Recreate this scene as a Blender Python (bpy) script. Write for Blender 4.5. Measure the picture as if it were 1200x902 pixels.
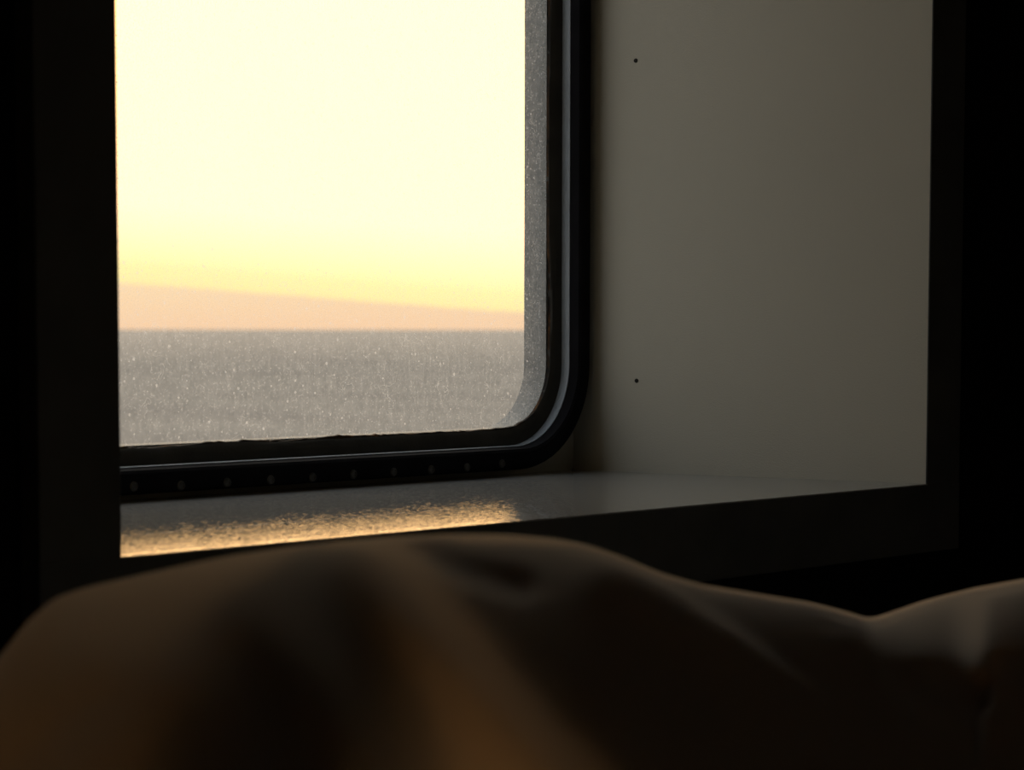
import bpy, bmesh, math, random
import numpy as np
from mathutils import Matrix, Vector, noise

S = bpy.context.scene
C = S.collection
for o in list(bpy.data.objects):
    bpy.data.objects.remove(o)

# ------------------------------------------------------------------ camera
F_PX, PPX, PPY = 2777.1, 600.0, 585.2          # focal length / principal point for a 1200x902 frame
YAW, PITCH, ROLL = 0.7219, -0.0716, 0.0014
CAM = Vector((0, 0, 0.14))                     # 14 cm above the window sill (sill top is z = 0)
fwd = Vector((math.cos(PITCH)*math.cos(YAW), math.cos(PITCH)*math.sin(YAW), math.sin(PITCH)))
rgt = Vector((math.sin(YAW), -math.cos(YAW), 0))
upv = rgt.cross(fwd)
r2 = math.cos(ROLL)*rgt + math.sin(ROLL)*upv
u2 = -math.sin(ROLL)*rgt + math.cos(ROLL)*upv
cam = bpy.data.cameras.new('camera')
co = bpy.data.objects.new('camera', cam)
C.objects.link(co)
m = Matrix((r2, u2, -fwd)).transposed().to_4x4()
m.translation = CAM
co.matrix_world = m
cam.sensor_fit = 'HORIZONTAL'
cam.sensor_width = 36
cam.lens = F_PX/1200*36
cam.shift_x = 0
cam.shift_y = (PPY-451)/1200
cam.clip_start = 0.02
cam.clip_end = 100000
cam.dof.use_dof = True
cam.dof.focus_distance = 2.2
cam.dof.aperture_fstop = 12
S.camera = co

def ray(px, py):
    """direction through a photo pixel, scaled to unit depth"""
    return fwd + r2*((px-PPX)/F_PX) - u2*((py-PPY)/F_PX)

# ------------------------------------------------------------------ view
vs = S.view_settings
vs.view_transform = 'Standard'
vs.look = 'None'
vs.gamma = 1
vs.use_curve_mapping = False
vs.exposure = 0.0

# ------------------------------------------------------------------ node helpers
class NT:
    def __init__(s, tree):
        s.t = tree
        tree.nodes.clear()
    def n(s, kind, **kw):
        nd = s.t.nodes.new(kind)
        ins = kw.pop('ins', {})
        for k, v in kw.items():
            setattr(nd, k, v)
        for k, v in ins.items():
            s.put(nd.inputs[k], v)
        return nd
    def put(s, sock, v):
        if isinstance(v, bpy.types.NodeSocket):
            s.t.links.new(v, sock)
        else:
            if sock.type == 'RGBA' and len(v) == 3:
                v = (*v, 1)
            sock.default_value = v
    def math(s, op, a, b=0.0, c=0.0, clamp=False):
        nd = s.n('ShaderNodeMath', operation=op, use_clamp=clamp)
        for i, v in enumerate((a, b, c)):
            s.put(nd.inputs[i], v)
        return nd.outputs[0]
    def ramp(s, fac, stops, interp='LINEAR'):
        nd = s.n('ShaderNodeValToRGB')
        nd.color_ramp.interpolation = interp
        el = nd.color_ramp.elements
        while len(el) < len(stops):
            el.new(0.5)
        for e, (p, c) in zip(el, stops):
            e.position = p
            e.color = (*c, 1) if len(c) == 3 else c
        s.put(nd.inputs[0], fac)
        return nd.outputs[0]
    def mixc(s, fac, a, b, blend='MIX'):
        nd = s.n('ShaderNodeMix', data_type='RGBA', blend_type=blend)
        s.put(nd.inputs[0], fac)
        s.put(nd.inputs[6], a)
        s.put(nd.inputs[7], b)
        return nd.outputs[2]
    def maprange(s, v, a, b, c=0.0, d=1.0, smooth=False):
        nd = s.n('ShaderNodeMapRange', interpolation_type='SMOOTHSTEP' if smooth else 'LINEAR')
        for i, x in enumerate((v, a, b, c, d)):
            s.put(nd.inputs[i], x)
        return nd.outputs[0]

# ------------------------------------------------------------------ world: evening sky
AZ0 = 0.804                                     # azimuth of the sunset glow (radians from +X)
w = bpy.data.worlds.new('evening_sky')
S.world = w
w.use_nodes = True
t = NT(w.node_tree)
tc = t.n('ShaderNodeTexCoord')
sep = t.n('ShaderNodeSeparateXYZ', ins={0: tc.outputs['Generated']})
X, Y, Z = sep.outputs
az = t.math('ARCTAN2', Y, X)
el = t.math('ARCSINE', Z)
# top of the distant haze bank: undulates gently all round the horizon
wave = t.math('SINE', t.math('MULTIPLY', t.math('SUBTRACT', az, AZ0), 8.0))
nz = t.n('ShaderNodeTexNoise', ins={'Vector': tc.outputs['Generated'], 'Scale': 260.0, 'Detail': 3.0})
top = t.math('ADD', t.math('MULTIPLY_ADD', wave, 0.0095, 0.0132),
             t.math('MULTIPLY', t.math('SUBTRACT', nz.outputs[0], 0.5), 0.0012))
d = t.math('SUBTRACT', el, top)
hz = t.maprange(d, -0.0008, 0.0008, smooth=True)
K = 5.0                                         # ramps hold values / K
def k(c): return tuple(x/K for x in c)
hi = t.ramp(t.math('POWER', t.math('MAXIMUM', t.math('DIVIDE', d, 1.5), 0.0), 0.5), [
    (0.0,  k((1.14, 0.90, 0.40))),
    (0.07, k((1.3, 1.02, 0.45))),
    (0.105, k((1.8, 1.20, 0.60))),
    (0.15, k((2.8, 1.60, 0.80))),
    (0.30, k((4.2, 2.4, 0.86))),
    (0.50, k((3.5, 2.9, 2.1))),
    (0.75, k((2.1, 2.1, 2.05))),
    (1.0,  k((0.80, 0.90, 1.05)))])
lo = t.ramp(t.maprange(el, 0.0, 0.022), [(0.0, k((1.0, 0.66, 0.41))), (1.0, k((1.06, 0.78, 0.47)))])
warm = t.mixc(hz, lo, hi)
cool = t.ramp(t.maprange(el, 0.0, 1.5), [
    (0.0, k((0.62, 0.58, 0.53))), (0.15, k((0.68, 0.70, 0.72))), (1.0, k((0.80, 0.90, 1.05)))])
cosd = t.math('COSINE', t.math('SUBTRACT', az, AZ0))
glow = t.math('POWER', t.math('MULTIPLY_ADD', cosd, 0.5, 0.5), 5.0)
sky = t.mixc(glow, cool, warm)
bg = t.n('ShaderNodeBackground', ins={'Color': sky, 'Strength': K})
out = t.n('ShaderNodeOutputWorld', ins={'Surface': bg.outputs[0]})

# ------------------------------------------------------------------ materials
def material(name):
    mt = bpy.data.materials.new(name)
    mt.use_nodes = True
    return mt, NT(mt.node_tree)

def pbr(name, col, rough=0.5, spec=0.5, metal=0.0, var=0.06, vscale=8.0, bump=0.0, bscale=200.0, coat=0.0, detail=4.0):
    """procedural paint / laminate / metal: base colour with slight mottling and fine relief"""
    mt, t = material(name)
    tc = t.n('ShaderNodeTexCoord')
    nz = t.n('ShaderNodeTexNoise', ins={'Vector': tc.outputs['Object'], 'Scale': vscale, 'Detail': detail})
    f = t.maprange(nz.outputs[0], 0.25, 0.75, 1-var, 1+var)
    cc = t.mixc(1.0, col, t.n('ShaderNodeCombineColor', ins={0: f, 1: f, 2: f}).outputs[0], 'MULTIPLY')
    p = t.n('ShaderNodeBsdfPrincipled', ins={'Base Color': cc, 'Roughness': rough, 'Metallic': metal,
            'Specular IOR Level': spec, 'Coat Weight': coat})
    if bump:
        n2 = t.n('ShaderNodeTexNoise', ins={'Vector': tc.outputs['Object'], 'Scale': bscale, 'Detail': 3.0})
        b = t.n('ShaderNodeBump', ins={'Height': n2.outputs[0], 'Strength': bump, 'Distance': 0.001})
        t.put(p.inputs['Normal'], b.outputs[0])
    t.n('ShaderNodeOutputMaterial', ins={'Surface': p.outputs[0]})
    return mt

M = {}
M['panel'] = pbr('cream_laminate', (0.46, 0.445, 0.375), 0.55, 0.3, var=0.05, vscale=3, bump=0.25, bscale=700)
M['casing'] = pbr('dark_brown_wood', (0.09, 0.095, 0.095), 0.7, 0.1, var=0.2, vscale=14, bump=0.2, bscale=150)
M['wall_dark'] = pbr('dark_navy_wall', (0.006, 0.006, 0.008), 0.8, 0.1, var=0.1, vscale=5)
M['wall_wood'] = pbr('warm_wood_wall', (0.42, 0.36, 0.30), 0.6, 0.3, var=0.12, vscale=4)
M['ceiling'] = pbr('ceiling_paint', (0.50, 0.46, 0.41), 0.8, 0.2)
M['carpet'] = pbr('dark_carpet', (0.08, 0.06, 0.05), 0.95, 0.1, var=0.2, vscale=60, bump=0.5, bscale=400)
M['rubber'] = pbr('black_rubber', (0.05, 0.048, 0.042), 0.6, 0.25, var=0.3, vscale=30, bump=0.3, bscale=250)
M['frame'] = pbr('black_frame_paint', (0.010, 0.010, 0.012), 0.8, 0.05, var=0.3, vscale=30, bump=0.3, bscale=160)
M['lip'] = pbr('pale_metal', (0.30, 0.34, 0.38), 0.45, 0.5, metal=0.2, var=0.12, vscale=40, bump=0.5, bscale=300)
M['hull'] = pbr('grey_hull_paint', (0.22, 0.23, 0.225), 0.7, 0.2, var=0.10, vscale=25, bump=0.3, bscale=200)
M['screw'] = pbr('tarnished_screw', (0.09, 0.09, 0.085), 0.45, 0.5, metal=0.5, var=0.35, vscale=300)
M['hole'] = pbr('dark_screw', (0.012, 0.011, 0.010), 0.6, 0.2)
M['mattress'] = pbr('mattress_fabric', (0.72, 0.68, 0.60), 0.9, 0.1, var=0.1, vscale=40)
M['bed'] = pbr('bed_wood', (0.05, 0.035, 0.025), 0.6, 0.3, var=0.2, vscale=20)

# sealant: dark with rusty orange blotches
mt, t = material('rusty_sealant')
tc = t.n('ShaderNodeTexCoord')
n1 = t.n('ShaderNodeTexNoise', ins={'Vector': tc.outputs['Object'], 'Scale': 60.0, 'Detail': 5.0})
cc = t.ramp(n1.outputs[0], [(0.40, (0.012, 0.010, 0.008)), (0.58, (0.05, 0.026, 0.010)), (0.72, (0.22, 0.10, 0.03))])
b = t.n('ShaderNodeBump', ins={'Height': n1.outputs[0], 'Strength': 0.6, 'Distance': 0.001})
p = t.n('ShaderNodeBsdfPrincipled', ins={'Base Color': cc, 'Roughness': 0.75, 'Specular IOR Level': 0.2, 'Normal': b.outputs[0]})
t.n('ShaderNodeOutputMaterial', ins={'Surface': p.outputs[0]})
M['sealant'] = mt

# sill: glossy grey laminate with a fine pebbled grain
mt, t = material('grey_glossy_laminate')
tc = t.n('ShaderNodeTexCoord')
n1 = t.n('ShaderNodeTexNoise', ins={'Vector': tc.outputs['Object'], 'Scale': 170.0, 'Detail': 1.5})
n2 = t.n('ShaderNodeTexNoise', ins={'Vector': tc.outputs['Object'], 'Scale': 6.0, 'Detail': 3.0})
cc = t.ramp(n2.outputs[0], [(0.3, (0.28, 0.285, 0.28)), (0.7, (0.325, 0.325, 0.315))])
peb = t.maprange(n1.outputs[0], 0.38, 0.64, smooth=True)
b = t.n('ShaderNodeBump', ins={'Height': peb, 'Strength': 0.115, 'Distance': 0.0005})
p = t.n('ShaderNodeBsdfPrincipled', ins={'Base Color': cc, 'Roughness': 0.025, 'Specular IOR Level': 0.5, 'Normal': b.outputs[0]})
t.n('ShaderNodeOutputMaterial', ins={'Surface': p.outputs[0]})
M['sill'] = mt

# salt-stained glass: clear pane with a thin scattering film, specks and scratches
mt, t = material('salt_stained_glass')
tc = t.n('ShaderNodeTexCoord')
ob = tc.outputs['Object']
film = t.n('ShaderNodeTexNoise', ins={'Vector': ob, 'Scale': 22.0, 'Detail': 6.0, 'Roughness': 0.65})
mp = t.n('ShaderNodeMapping', ins={'Vector': ob, 'Scale': (1.0, 1.0, 0.18)})
streak = t.n('ShaderNodeTexNoise', ins={'Vector': mp.outputs[0], 'Scale': 330.0, 'Detail': 3.0})
fine = t.n('ShaderNodeTexNoise', ins={'Vector': ob, 'Scale': 420.0, 'Detail': 3.0, 'Roughness': 0.7})
mott = t.n('ShaderNodeTexNoise', ins={'Vector': ob, 'Scale': 130.0, 'Detail': 4.0, 'Roughness': 0.7})
f0 = t.math('ADD', t.maprange(film.outputs[0], 0.3, 0.7, 0.02, 0.06), t.maprange(mott.outputs[0], 0.38, 0.68, 0.0, 0.10))
f1 = t.maprange(streak.outputs[0], 0.50, 0.78, 0.0, 0.12)
f2 = t.maprange(fine.outputs[0], 0.52, 0.72, 0.0, 0.30)
vo = t.n('ShaderNodeTexVoronoi', ins={'Vector': ob, 'Scale': 210.0})
pick = t.n('ShaderNodeSeparateColor', ins={0: vo.outputs['Color']})
rad = t.maprange(pick.outputs[0], 0.80, 1.0, 0.0, 0.30)
f3 = t.math('MULTIPLY', t.math('LESS_THAN', vo.outputs['Distance'], rad), 0.36)
# short hair-line scratches
wv = t.n('ShaderNodeTexNoise', ins={'Vector': ob, 'Scale': 45.0, 'Detail': 2.0})
wv2 = t.n('ShaderNodeTexNoise', ins={'Vector': ob, 'Scale': 30.0, 'Detail': 1.0})
line = t.math('SUBTRACT', 1.0, t.maprange(t.math('ABSOLUTE', t.math('SUBTRACT', wv.outputs[0], 0.5)), 0.0, 0.006))
f4 = t.math('MULTIPLY', t.math('MULTIPLY', line, t.math('GREATER_THAN', wv2.outputs[0], 0.58)), 0.28)
fac = t.math('ADD', t.math('ADD', t.math('ADD', f0, f1), t.math('ADD', f2, f3)), f4, clamp=True)
tr = t.n('ShaderNodeBsdfTransparent', ins={'Color': (0.97, 0.97, 0.96)})
tl = t.n('ShaderNodeBsdfTranslucent', ins={'Color': (0.84, 0.86, 0.88)})
mx = t.n('ShaderNodeMixShader', ins={0: fac, 1: tr.outputs[0], 2: tl.outputs[0]})
t.n('ShaderNodeOutputMaterial', ins={'Surface': mx.outputs[0]})
M['glass'] = mt

# sea water
mt, t = material('sea_water')
tc = t.n('ShaderNodeTexCoord')
geo = t.n('ShaderNodeNewGeometry')
# swell lines run along the shore-facing side of the ship (stretched across the line of sight)
mp = t.n('ShaderNodeMapping', ins={'Vector': geo.outputs['Position'], 'Rotation': (0, 0, -AZ0), 'Scale': (1.0, 0.42, 1.0)})
n1 = t.n('ShaderNodeTexNoise', ins={'Vector': mp.outputs[0], 'Scale': 0.035, 'Detail': 6.0, 'Roughness': 0.62})
n2 = t.n('ShaderNodeTexNoise', ins={'Vector': mp.outputs[0], 'Scale': 0.35, 'Detail': 4.0, 'Roughness': 0.6})
hgt = t.math('MULTIPLY_ADD', n2.outputs[0], 0.12, n1.outputs[0])
b = t.n('ShaderNodeBump', ins={'Height': hgt, 'Strength': 0.6, 'Distance': 3.0})
cc = t.ramp(hgt, [(0.40, (0.115, 0.115, 0.11)), (0.56, (0.15, 0.147, 0.134)), (0.72, (0.185, 0.18, 0.16))])
df = t.n('ShaderNodeBsdfDiffuse', ins={'Color': cc, 'Normal': b.outputs[0]})
gl = t.n('ShaderNodeBsdfGlossy', ins={'Color': (0.55, 0.55, 0.55), 'Roughness': 0.45, 'Normal': b.outputs[0]})
lw = t.n('ShaderNodeLayerWeight', ins={'Blend': 0.5})
fr_ = t.maprange(lw.outputs['Facing'], 0.985, 1.0, 0.08, 0.24)      # grazing reflection grows towards the horizon
mx = t.n('ShaderNodeMixShader', ins={0: fr_, 1: df.outputs[0], 2: gl.outputs[0]})   # wind-ruffled: little mirror reflection
t.n('ShaderNodeOutputMaterial', ins={'Surface': mx.outputs[0]})
M['sea'] = mt

# blanket: woven beige cloth that lets some light through
mt, t = material('beige_blanket_cloth')
tc = t.n('ShaderNodeTexCoord')
ob = tc.outputs['Object']
n1 = t.n('ShaderNodeTexNoise', ins={'Vector': ob, 'Scale': 9.0, 'Detail': 3.0})
cc = t.ramp(n1.outputs[0], [(0.3, (0.68, 0.66, 0.61)), (0.7, (0.74, 0.72, 0.66))])
wx = t.n('ShaderNodeTexNoise', ins={'Vector': ob, 'Scale': 900.0, 'Detail': 2.0})
b = t.n('ShaderNodeBump', ins={'Height': wx.outputs[0], 'Strength': 0.4, 'Distance': 0.001})
p = t.n('ShaderNodeBsdfPrincipled', ins={'Base Color': cc, 'Roughness': 0.9, 'Specular IOR Level': 0.1, 'Sheen Weight': 0.5, 'Normal': b.outputs[0]})
tl = t.n('ShaderNodeBsdfTranslucent', ins={'Color': (0.85, 0.58, 0.34)})
mx = t.n('ShaderNodeMixShader', ins={0: 0.62, 1: p.outputs[0], 2: tl.outputs[0]})
t.n('ShaderNodeOutputMaterial', ins={'Surface': mx.outputs[0]})
M['blanket'] = mt
M['light_blocker'] = pbr('dark_brown_blocker', (0.10, 0.085, 0.065), 0.95, 0.05, var=0.1, vscale=40)  # for the added sheets that keep window light off parts of the blanket

# ------------------------------------------------------------------ geometry helpers
def link(name, me, mat, parent=None, smooth=False):
    o = bpy.data.objects.new(name, me)
    C.objects.link(o)
    if mat:
        me.materials.append(M[mat])
    if smooth:
        for pl in me.polygons:
            pl.use_smooth = True
    if parent:
        o.parent = parent
    return o

def pydata(name, v, f, mat, parent=None, smooth=False):
    me = bpy.data.meshes.new(name)
    me.from_pydata(v, [], f)
    bm = bmesh.new()
    bm.from_mesh(me)
    bmesh.ops.recalc_face_normals(bm, faces=bm.faces)
    bm.to_mesh(me)
    bm.free()
    return link(name, me, mat, parent, smooth)

def prism(name, quad, z0, z1, mat, parent=None, bevel=0.0):
    """upright prism over a plan outline [(x, y), ...]"""
    n = len(quad)
    v = [(x, y, z0) for x, y in quad] + [(x, y, z1) for x, y in quad]
    f = [tuple(range(n))[::-1], tuple(range(n, 2*n))] + [(i, (i+1) % n, n+(i+1) % n, n+i) for i in range(n)]
    o = pydata(name, v, f, mat, parent)
    if bevel:
        bm = bmesh.new()
        bm.from_mesh(o.data)
        bmesh.ops.bevel(bm, geom=bm.edges[:], offset=bevel, segments=2, affect='EDGES', profile=0.5)
        bm.to_mesh(o.data)
        bm.free()
    return o

def box(name, x0, x1, y0, y1, z0, z1, mat, parent=None, bevel=0.0):
    return prism(name, [(x0, y0), (x1, y0), (x1, y1), (x0, y1)], z0, z1, mat, parent, bevel)

def empty(name, loc=(0, 0, 0)):
    o = bpy.data.objects.new(name, None)
    o.location = loc
    o.empty_display_size = 0.05
    C.objects.link(o)
    return o

def tag(o, label=None, cat=None, kind=None, group=None):
    if label: o['label'] = label
    if cat: o['category'] = cat
    if kind: o['kind'] = kind
    if group: o['group'] = group
    return o

# ------------------------------------------------------------------ sizes (metres)
YF = 1.1369                    # front of the casing boards
XL, XR = 0.9291, 1.8621        # clear opening at the front
YB = 1.5147                    # back of the recess = inner face of the glass
XBL, XBR = 0.978, 1.8131       # clear opening at the back
ZT = 0.96                     # head of the recess
TB, TR, TL = 0.0618, 0.0569, 0.0624
WT = 0.018                     # casing thickness
YW = YF + WT                   # wall surface
YH = YB + 0.027                # outer face of the hull
GX0, GX1, GZ0, GZ1, GR = 1.020, 1.7711, 0.0446, 0.907, 0.062   # glass edge, corner radius

# ------------------------------------------------------------------ room shell
RX0, RX1, RY0, RZ0, RZ1 = -0.70, 2.45, -0.95, -0.62, 1.20
EX = 0.012
hx0, hx1, hz0, hz1 = XL-0.012, XR+0.012, -0.020, ZT+0.012
def wall_with_opening():
    v, f = [], []
    for y in (YW, YH):
        for (x, z) in ((RX0, RZ0), (RX1, RZ0), (RX1, RZ1), (RX0, RZ1), (hx0, hz0), (hx1, hz0), (hx1, hz1), (hx0, hz1)):
            v.append((x, y, z))
    for b0, fl in ((0, False), (8, True)):
        for i in range(4):
            j = (i+1) % 4
            q = (b0+i, b0+j, b0+4+j, b0+4+i)
            f.append(q[::-1] if fl else q)
    for i in range(4):
        j = (i+1) % 4
        f.append((i, 8+i, 8+j, j))
        f.append((4+i, 4+j, 12+j, 12+i))
    return pydata('wall_back', v, f, 'wall_dark')
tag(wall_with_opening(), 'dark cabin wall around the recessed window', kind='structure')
tag(box('floor', RX0-.05, RX1+.05, RY0-.05, YH, RZ0-.05, RZ0, 'carpet'), 'dark carpeted cabin floor below the bed', kind='structure')
tag(box('ceiling', RX0-.05, RX1+.05, RY0-.05, YH, RZ1, RZ1+.05, 'ceiling'), 'plain cabin ceiling over the bed', kind='structure')
tag(box('wall_left', RX0-.05, RX0, RY0-.05, YH, RZ0, RZ1, 'wall_wood'), 'wooden cabin wall behind the head of the bed', kind='structure')
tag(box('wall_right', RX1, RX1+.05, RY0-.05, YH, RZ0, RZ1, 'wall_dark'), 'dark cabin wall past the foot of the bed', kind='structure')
tag(box('wall_front', RX0, RX1, RY0-.05, RY0, RZ0, RZ1, 'wall_wood'), 'wooden cabin wall facing the window', kind='structure')

# ------------------------------------------------------------------ window
win = empty('window_1', ((XL+XR)/2, YF, 0))
tag(win, 'recessed ship window with rounded black frame, looking out to sea', kind='structure')
win_inv = Matrix.Translation(-Vector(win.location))
def wpart(o):
    o.parent = win
    o.data.transform(win_inv)
    return o

# casing boards round the opening
wpart(box('casing_board', XL-TL, XL, YF, YW, 0, ZT, 'casing', bevel=0.0012))
wpart(box('casing_board', XR, XR+TR, YF, YW, 0, ZT, 'casing', bevel=0.0012))
wpart(box('casing_board', XL-TL, XR+TR, YF, YW, -TB, 0, 'casing', bevel=0.0004))
wpart(box('casing_board', XL-TL, XR+TR, YF, YW, ZT, ZT+TB, 'casing', bevel=0.0012))

# sill board
wpart(prism('window_sill', [(XL, YF-.0004), (XR, YF-.0004), (XBR, YB), (XBL, YB)], -0.0006, 0.0006, 'sill'))['label'] = 'glossy grey laminate sill board'

# lining of the recess
rp = wpart(prism('reveal_panel', [(XR, YF+.0015), (XR+.012, YF+.0015), (XBR+.012, YB), (XBR, YB)], 0.0, ZT, 'panel'))
rp['label'] = 'cream laminate side panel with two dark screws'
wpart(prism('reveal_panel', [(XL, YF+.0015), (XBL, YB), (XBL-.012, YB), (XL-.012, YF+.0015)], 0.0, ZT, 'panel'))
wpart(prism('head_panel', [(XL, YF+.0015), (XR, YF+.0015), (XBR, YB), (XBL, YB)], ZT, ZT+.012, 'panel'))

# rounded rectangle helper
def rrect(off, y, seg=14, jit=None):
    """loop round the glass edge, pushed outwards by off, at depth y"""
    x0, x1, z0, z1, r = GX0-off, GX1+off, GZ0-off, GZ1+off, GR+off
    pts = []
    def run(a, b, n):
        for i in range(n):
            s = i/n
            pts.append((a[0]+(b[0]-a[0])*s, a[1]+(b[1]-a[1])*s))
    def arc(cx, cz, a0):
        for i in range(seg):
            a = a0 + i/seg*math.pi/2
            pts.append((cx+r*math.cos(a), cz+r*math.sin(a)))
    NL = 120
    run((x0+r, z0), (x1-r, z0), NL); arc(x1-r, z0+r, -math.pi/2)
    run((x1, z0+r), (x1, z1-r), NL); arc(x1-r, z1-r, 0)
    run((x1-r, z1), (x0+r, z1), NL); arc(x0+r, z1-r, math.pi/2)
    run((x0, z1-r), (x0, z0+r), NL); arc(x0+r, z0+r, math.pi)
    if jit:
        cx, cz = (x0+x1)/2, (z0+z1)/2
        q = []
        for (px, pz) in pts:
            j = jit(px, pz)
            dx = max(0, px-(x1-r)) + min(0, px-(x0+r))
            dz = max(0, pz-(z1-r)) + min(0, pz-(z0+r))
            l = math.hypot(dx, dz) or 1
            q.append((px+dx/l*j, pz+dz/l*j))
        pts = q
    return [(px, y, pz) for px, pz in pts]

def sweep(name, loops, mat, smooth=True, closed=True):
    n = len(loops[0])
    v = [p for L in loops for p in L]
    f = []
    m_ = len(loops)
    for a in range(m_ if closed else m_-1):
        b_ = (a+1) % m_
        for i in range(n):
            j = (i+1) % n
            f.append((a*n+i, a*n+j, b_*n+j, b_*n+i))
    o = pydata(name, v, f, mat, None, smooth)
    if smooth:
        o.data.set_sharp_from_angle(angle=math.radians(35))
    return wpart(o)

# back panel of the recess and hull: plate with a rounded hole
lo_ = rrect(0.030, YB)
def plate(name, y0, y1, off, bx, mat):
    inner0, inner1 = rrect(off, y0), rrect(off, y1)
    x0, x1, z0, z1 = bx
    def outer(p):
        cx, cz = (GX0+GX1)/2, (GZ0+GZ1)/2
        dx, dz = p[0]-cx, p[2]-cz
        s = min(((x1-cx) if dx > 0 else (x0-cx))/dx if abs(dx) > 1e-9 else 1e9,
                ((z1-cz) if dz > 0 else (z0-cz))/dz if abs(dz) > 1e-9 else 1e9)
        return (cx+dx*s, p[1], cz+dz*s)
    return sweep(name, [inner0, [outer(p) for p in inner0], [outer(p) for p in inner1], inner1], mat, smooth=False)
plate('back_panel', YB, YB+.010, 0.022, (XBL-.004, XBR+.004, 0.0, ZT), 'panel')
plate('hull_plate', YB+.011, YH, 0.004, (hx0, hx1, hz0, hz1), 'hull')
# outer reveal: grey tunnel outside the glass
sweep('outer_reveal', [rrect(0.004, YB+.0005), rrect(0.0, YB+.0005), rrect(0.0, YH+.002), rrect(0.012, YH+.002), rrect(0.012, YH), rrect(0.004, YH)], 'hull', smooth=False)
# pane
pl0, pl1 = rrect(-0.0002, YB+.0006), rrect(-0.0002, YB+.0066)
n_ = len(pl0)
pane = wpart(pydata('pane', pl0+pl1, [tuple(range(n_)), tuple(range(2*n_-1, n_-1, -1))] +
             [(i, n_+i, n_+(i+1) % n_, (i+1) % n_) for i in range(n_)], 'glass'))
mc = bpy.data.materials.new('clear_glass')      # the outside face is washed clean
mc.use_nodes = True
t = NT(mc.node_tree)
tr = t.n('ShaderNodeBsdfTransparent', ins={'Color': (0.98, 0.98, 0.97)})
t.n('ShaderNodeOutputMaterial', ins={'Surface': tr.outputs[0]})
pane.data.materials.append(mc)
for pf in pane.data.polygons:
    if not (len(pf.vertices) > 4 and pf.center.y < 0.0036 + YB - YF):
        pf.material_index = 1
pane['label'] = 'salt stained, scratched glass pane'
# gasket with a wavy inner edge
def wob(px, pz):
    v = Vector((px*9, pz*9, 0.3))
    return 0.0022*noise.noise(v) + 0.0006*noise.noise(v*5)
g_in = lambda px, pz: wob(px, pz)
sweep('gasket', [rrect(0.0005, YB, jit=g_in), rrect(0.0010, YB-.0030, jit=g_in), rrect(0.004, YB-.0045), rrect(0.010, YB-.0055), rrect(0.016, YB-.006), rrect(0.016, YB)], 'rubber')
# crumbling sealant bead along the glass edge
def rag(px, pz):
    v = Vector((px*60, pz*60, 4.0))
    base = -0.0008*max(0, noise.noise(v*0.35)+0.3) - 0.0009*abs(noise.noise(v*1.7)) - 0.0012*max(0, noise.noise(v*4)-0.15)
    low = 1.0 if pz < GZ0+0.03 else 0.35
    return base*low*1.6 + wob(px, pz)
sb = sweep('sealant_bead', [rrect(0.0006, YB-.0002, jit=rag), rrect(0.0010, YB-.0026, jit=rag), rrect(0.0035, YB-.0036, jit=wob), rrect(0.0035, YB-.0002, jit=wob)], 'sealant')
sb['label'] = 'ragged rusty sealant'
# pale metal retaining lip
lp = sweep('retaining_lip', [rrect(0.016, YB-.004), rrect(0.016, YB-.0155), rrect(0.0163, YB-.0159), rrect(0.0167, YB-.0159), rrect(0.017, YB-.004)], 'lip')
lp['label'] = 'pale metal retaining lip'
# black frame
fo = GX1*0+0.0383
fr = sweep('window_frame', [rrect(0.017, YB), rrect(0.017, YB-.015), rrect(0.0185, YB-.0255), rrect(0.021, YB-.0270), rrect(0.024, YB-.0260),
                rrect(0.034, YB-.0260), rrect(0.0370, YB-.0245), rrect(0.0383, YB-.021), rrect(0.0383, YB)], 'frame')
# screws along the lower frame member
def screw_mesh():
    bm = bmesh.new()
    prof = [(0.0000, -.0004), (0.0022, -.0004), (0.0025, -.0014), (0.0034, -.0013), (0.0040, -.0004), (0.0041, .0006)]
    N = 14
    rings = []
    for r_, y_ in prof:
        if r_ == 0:
            rings.append([bm.verts.new((0, y_, 0))])
        else:
            rings.append([bm.verts.new((r_*math.cos(2*math.pi*i/N), y_, r_*math.sin(2*math.pi*i/N))) for i in range(N)])
    for a, b_ in zip(rings, rings[1:]):
        for i in range(N):
            j = (i+1) % N
            if len(a) == 1:
                bm.faces.new((a[0], b_[i], b_[j]))
            else:
                bm.faces.new((a[i], a[j], b_[j], b_[i]))
    bmesh.ops.recalc_face_normals(bm, faces=bm.faces)
    me = bpy.data.meshes.new('screw')
    bm.to_mesh(me)
    bm.free()
    me.materials.append(M['screw'])
    return me
sm = screw_mesh()
def hit_y(px, py, y):
    d_ = ray(px, py)
    return CAM + d_*((y-CAM.y)/d_.y)
rnd = random.Random(4)
sx = [hit_y(px, py, YB-.026) for px, py in ((212, 569), (266, 565.5), (317, 562.5), (366, 560), (414, 555.5), (461, 554), (505, 551.5), (547, 548), (588, 543))]
step = (sx[-1].x-sx[0].x)/8
xs = [(p_.x, p_.z) for p_ in sx]
xs = [(xs[0][0]-step*i, 0.0135) for i in range(3, 0, -1)] + xs
for x_, z_ in xs:
    z_ = min(max(z_, 0.0118), 0.0205)
    o = bpy.data.objects.new('screw', sm)
    C.objects.link(o)
    o.parent = win
    o.location = Vector((x_, YB-.0262, z_)) - win.location
    o.rotation_euler = (0, rnd.uniform(0, 3), 0)
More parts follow.
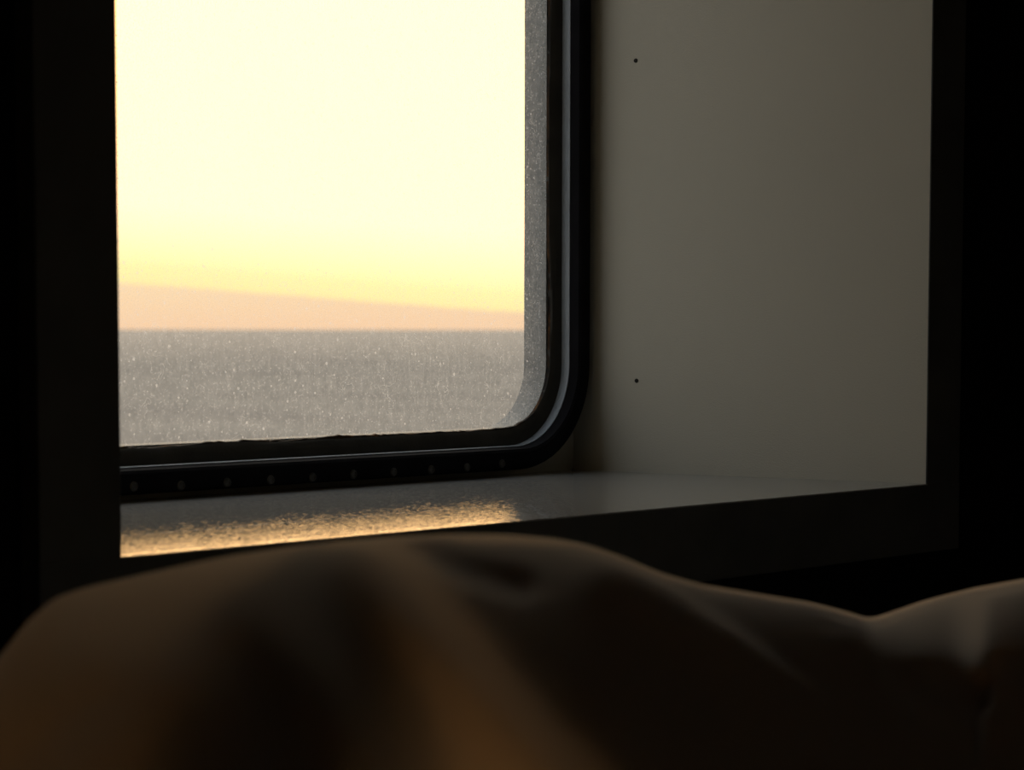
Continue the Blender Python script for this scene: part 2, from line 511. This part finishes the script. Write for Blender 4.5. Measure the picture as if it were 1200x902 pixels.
# two screws in the side panel (sub-parts of the panel)
pn = Vector((XBR-XR, YB-YF, 0)).normalized()
pnorm = Vector((-pn.y, pn.x, 0))
for px, py in ((745, 71), (746, 446)):
    d_ = ray(px, py)
    tt = (Vector((XR, YF, 0))-CAM).dot(pnorm)/d_.dot(pnorm)
    P = CAM + d_*tt
    bm = bmesh.new()
    bmesh.ops.create_cone(bm, cap_ends=True, segments=12, radius1=0.0023, radius2=0.0019, depth=0.0012)
    me = bpy.data.meshes.new('panel_screw')
    bm.to_mesh(me)
    bm.free()
    o = link('panel_screw', me, 'hole', rp)
    o.location = P - Vector(win.location) + pnorm*0.0002
    o.rotation_euler = pnorm.to_track_quat('Z', 'Y').to_euler()

# ------------------------------------------------------------------ the sea outside
SEA_Z = -12.0
v, f = [], []
rad_ = [2.0, 30, 120, 400, 1200, 4000, 12000, 60000]
NA = 64
for r_ in rad_:
    for i in range(NA):
        a = -0.9 + 3.2*i/(NA-1)
        v.append((r_*math.cos(a), r_*math.sin(a)+YH, SEA_Z))
for a in range(len(rad_)-1):
    for i in range(NA-1):
        f.append((a*NA+i, (a+1)*NA+i, (a+1)*NA+i+1, a*NA+i+1))
tag(pydata('sea', v, f, 'sea'), 'calm grey sea reaching to the horizon beyond the window', kind='structure')

# ------------------------------------------------------------------ bed
MZ = -0.16
bed = empty('bed', (0.5, 0.42, RZ0))
tag(bed, 'low dark bed under the window, hidden by the beige blanket', 'bed')
def bpart(o):
    o.parent = bed
    o.data.transform(Matrix.Translation(-Vector(bed.location)))
    return o
bpart(box('mattress', -0.66, 2.40, -0.30, 1.125, MZ-.18, MZ, 'mattress', bevel=0.03))
bpart(box('bed_base', -0.69, 2.43, -0.33, 1.13, RZ0, MZ-.18, 'bed', bevel=0.008))

# blanket heaped over the bed: crest read off the photograph, depth from the bed it lies on
crest = [(-900, 1440), (-700, 1330), (-560, 1180), (-420, 1060), (-260, 965), (-120, 880), (-50, 822), (0, 772), (30, 732), (62, 703), (100, 690), (143, 680), (200, 667), (270, 652), (340, 642), (400, 635), (460, 630),
         (520, 627), (590, 627), (650, 632), (690, 640), (730, 654), (775, 673), (820, 686), (880, 696), (950, 707), (1000, 720), (1018, 727),
         (1045, 718), (1085, 704), (1140, 690), (1200, 679), (1290, 668), (1400, 668), (1550, 690), (1700, 735), (1850, 800), (2000, 880), (2150, 915)]
cx = np.array([c[0] for c in crest], float); cy = np.array([c[1] for c in crest], float)
dxs = np.array([-900, -420, -120, 100, 300, 520, 720, 880, 1010, 1100, 1200, 1550, 2150], float)
dds = np.array([0.74, 0.80, 0.90, 0.96, 1.00, 1.03, 1.06, 1.16, 1.28, 1.34, 1.38, 1.42, 1.48])
us = np.arange(-900, 2151, 8.0)
def smooth1(a, n):
    kx = np.ones(n)/n
    return np.convolve(np.pad(a, n//2, mode='edge'), kx, 'valid')
vc = smooth1(np.interp(us, cx, cy), 3)
dc = smooth1(np.interp(us, dxs, dds), 15)
def seg_ridge(px, py, pts, wl, wr):
    """ridge profile about a polyline of photo pixels: gaussian, width wl on its left, wr on its right"""
    best = np.full(px.shape, 1e9); sgn = np.zeros(px.shape); tt = np.zeros(px.shape)
    L = len(pts)-1
    for i in range(L):
        ax, ay = pts[i]; bx_, by_ = pts[i+1]
        dx, dy = bx_-ax, by_-ay
        s = np.clip(((px-ax)*dx+(py-ay)*dy)/(dx*dx+dy*dy), 0, 1)
        qx, qy = ax+s*dx, ay+s*dy
        dd = np.hypot(px-qx, py-qy)
        cr = dx*(py-ay)-dy*(px-ax)
        m_ = dd < best
        best = np.where(m_, dd, best); sgn = np.where(m_, np.sign(cr), sgn)
        tt = np.where(m_, (i+s)/L, tt)
    wd = np.where(sgn > 0, wl, wr)
    return np.exp(-(best/wd)**2), tt
def depth(u_, vv, vcu, dcu):
    """distance of the near face at photo column u_, row vv (crest row vcu, crest distance dcu)"""
    drop = (vv-vcu)/F_PX*dcu
    D = dcu - np.sqrt(2*0.19*drop + 1e-9)
    fold = np.zeros_like(D)                     # positive = towards the eye
    g, _ = seg_ridge(u_, vv, [(425, 655), (470, 715), (545, 800), (650, 920)], 46, 40); fold += 0.020*g
    g, _ = seg_ridge(u_, vv, [(300, 720), (370, 800), (440, 920)], 42, 55); fold += 0.009*g
    g, _ = seg_ridge(u_, vv, [(-60, 840), (90, 770), (180, 800), (60, 960)], 80, 80); fold += 0.016*g
    g, q = seg_ridge(u_, vv, [(735, 655), (800, 705), (880, 762), (990, 845)], 50, 11); fold += 0.034*g*np.clip((1-q)*2.2, 0, 1)
    g, _ = seg_ridge(u_, vv, [(1165, 690), (1163, 740), (1160, 780)], 30, 80); fold += 0.020*g
    g, _ = seg_ridge(u_, vv, [(470, 640), (540, 668), (610, 690)], 14, 22); fold -= 0.012*g
    g, _ = seg_ridge(u_, vv, [(1000, 740), (1060, 765), (1150, 765)], 24, 34); fold += 0.010*g
    return D - fold*np.clip((vv-vcu)/14.0, 0, 1)
NF = 90
rows = []
for kv in (np.linspace(0, 1, NF)**1.6)[::-1]:
    vv = vc + kv*(np.maximum(1180, vc+60)-vc)
    rows.append([CAM + ray(a_, b_)*float(d_) for a_, b_, d_ in zip(us, vv, depth(us, vv, vc, dc))])
# the near side keeps going down on to the mattress
for off in (0.05, 0.10, 0.16, 0.22):
    base = rows[0]
    rows.insert(0, [Vector((p_.x-.055*math.cos(YAW), p_.y-.055*math.sin(YAW),
                    max(MZ+.012, p_.z*0.35+(MZ+.012)*0.65) + 0.006*max(0, noise.noise(Vector((p_.x*9, p_.y*9, off*20)))))) for p_ in base])
# the cloth rolls over the crest and its hem hangs free a hand's breadth behind it
NB = 10
crest_pts = rows[-1]
for i in range(1, NB+1):
    s = i/NB
    line = []
    for u_, p_ in zip(us, crest_pts):
        dirv = Vector((ray(u_, 386).x, ray(u_, 386).y, 0)).normalized()
        away = (0.034 + 0.008*noise.noise(Vector((u_*0.008, 2.0, 1.0))))*s
        q = Vector((p_.x, p_.y, 0)) + dirv*away
        q.y = min(q.y, YF-.012-.0004*i)
        q.z = p_.z - (away**2)/(2*0.11)
        line.append(q)
    rows.append(line)
org = Vector((0.75, 0.65, MZ))
def sheet(name, rows, parent=None, mat='blanket'):
    nr, nc = len(rows), len(rows[0])
    me = bpy.data.meshes.new(name)
    me.from_pydata([tuple(p_-org) for r_ in rows for p_ in r_], [],
                   [(a*nc+i, a*nc+i+1, (a+1)*nc+i+1, (a+1)*nc+i) for a in range(nr-1) for i in range(nc-1)])
    return link(name, me, mat, parent, True)
for r_ in rows:
    for p_ in r_:
        p_.z = max(p_.z, MZ+.012)
bl = sheet('blanket', rows)
bl.location = org
tag(bl, 'rumpled beige blanket heaped on the bed below the window', 'blanket')
# unseen dark sheets added behind the cloth to stop light glowing through
def blocker_sheet(left, right, v0, v1):
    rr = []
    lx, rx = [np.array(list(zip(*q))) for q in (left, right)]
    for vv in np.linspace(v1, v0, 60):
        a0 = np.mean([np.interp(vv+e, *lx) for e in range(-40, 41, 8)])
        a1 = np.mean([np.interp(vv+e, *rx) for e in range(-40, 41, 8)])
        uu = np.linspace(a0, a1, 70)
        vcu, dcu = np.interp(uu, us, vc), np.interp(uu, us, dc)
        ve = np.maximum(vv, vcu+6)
        edge = np.clip(1-np.minimum(uu-a0, a1-uu)/70.0, 0, 1)      # further behind the cloth towards its edges, softening the blocked light
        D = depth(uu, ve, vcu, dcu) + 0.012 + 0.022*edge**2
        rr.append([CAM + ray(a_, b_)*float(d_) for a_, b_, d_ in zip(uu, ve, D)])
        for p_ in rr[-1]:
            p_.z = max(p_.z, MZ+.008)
    o = sheet('light_blocker', rr, bl, 'light_blocker')
    o['label'] = 'unseen dark sheet added to block light through the blanket'
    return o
blocker_sheet([(640, 480), (700, 515), (760, 555), (820, 595), (900, 660), (1000, 745)], [(640, 1500), (1000, 1500)], 645, 1150)
blocker_sheet([(640, 370), (690, 330), (740, 265), (800, 205), (900, 170), (1150, 150)], [(640, 425), (690, 440), (720, 460), (760, 490), (800, 504), (850, 500), (900, 480), (1150, 420)], 648, 1150)
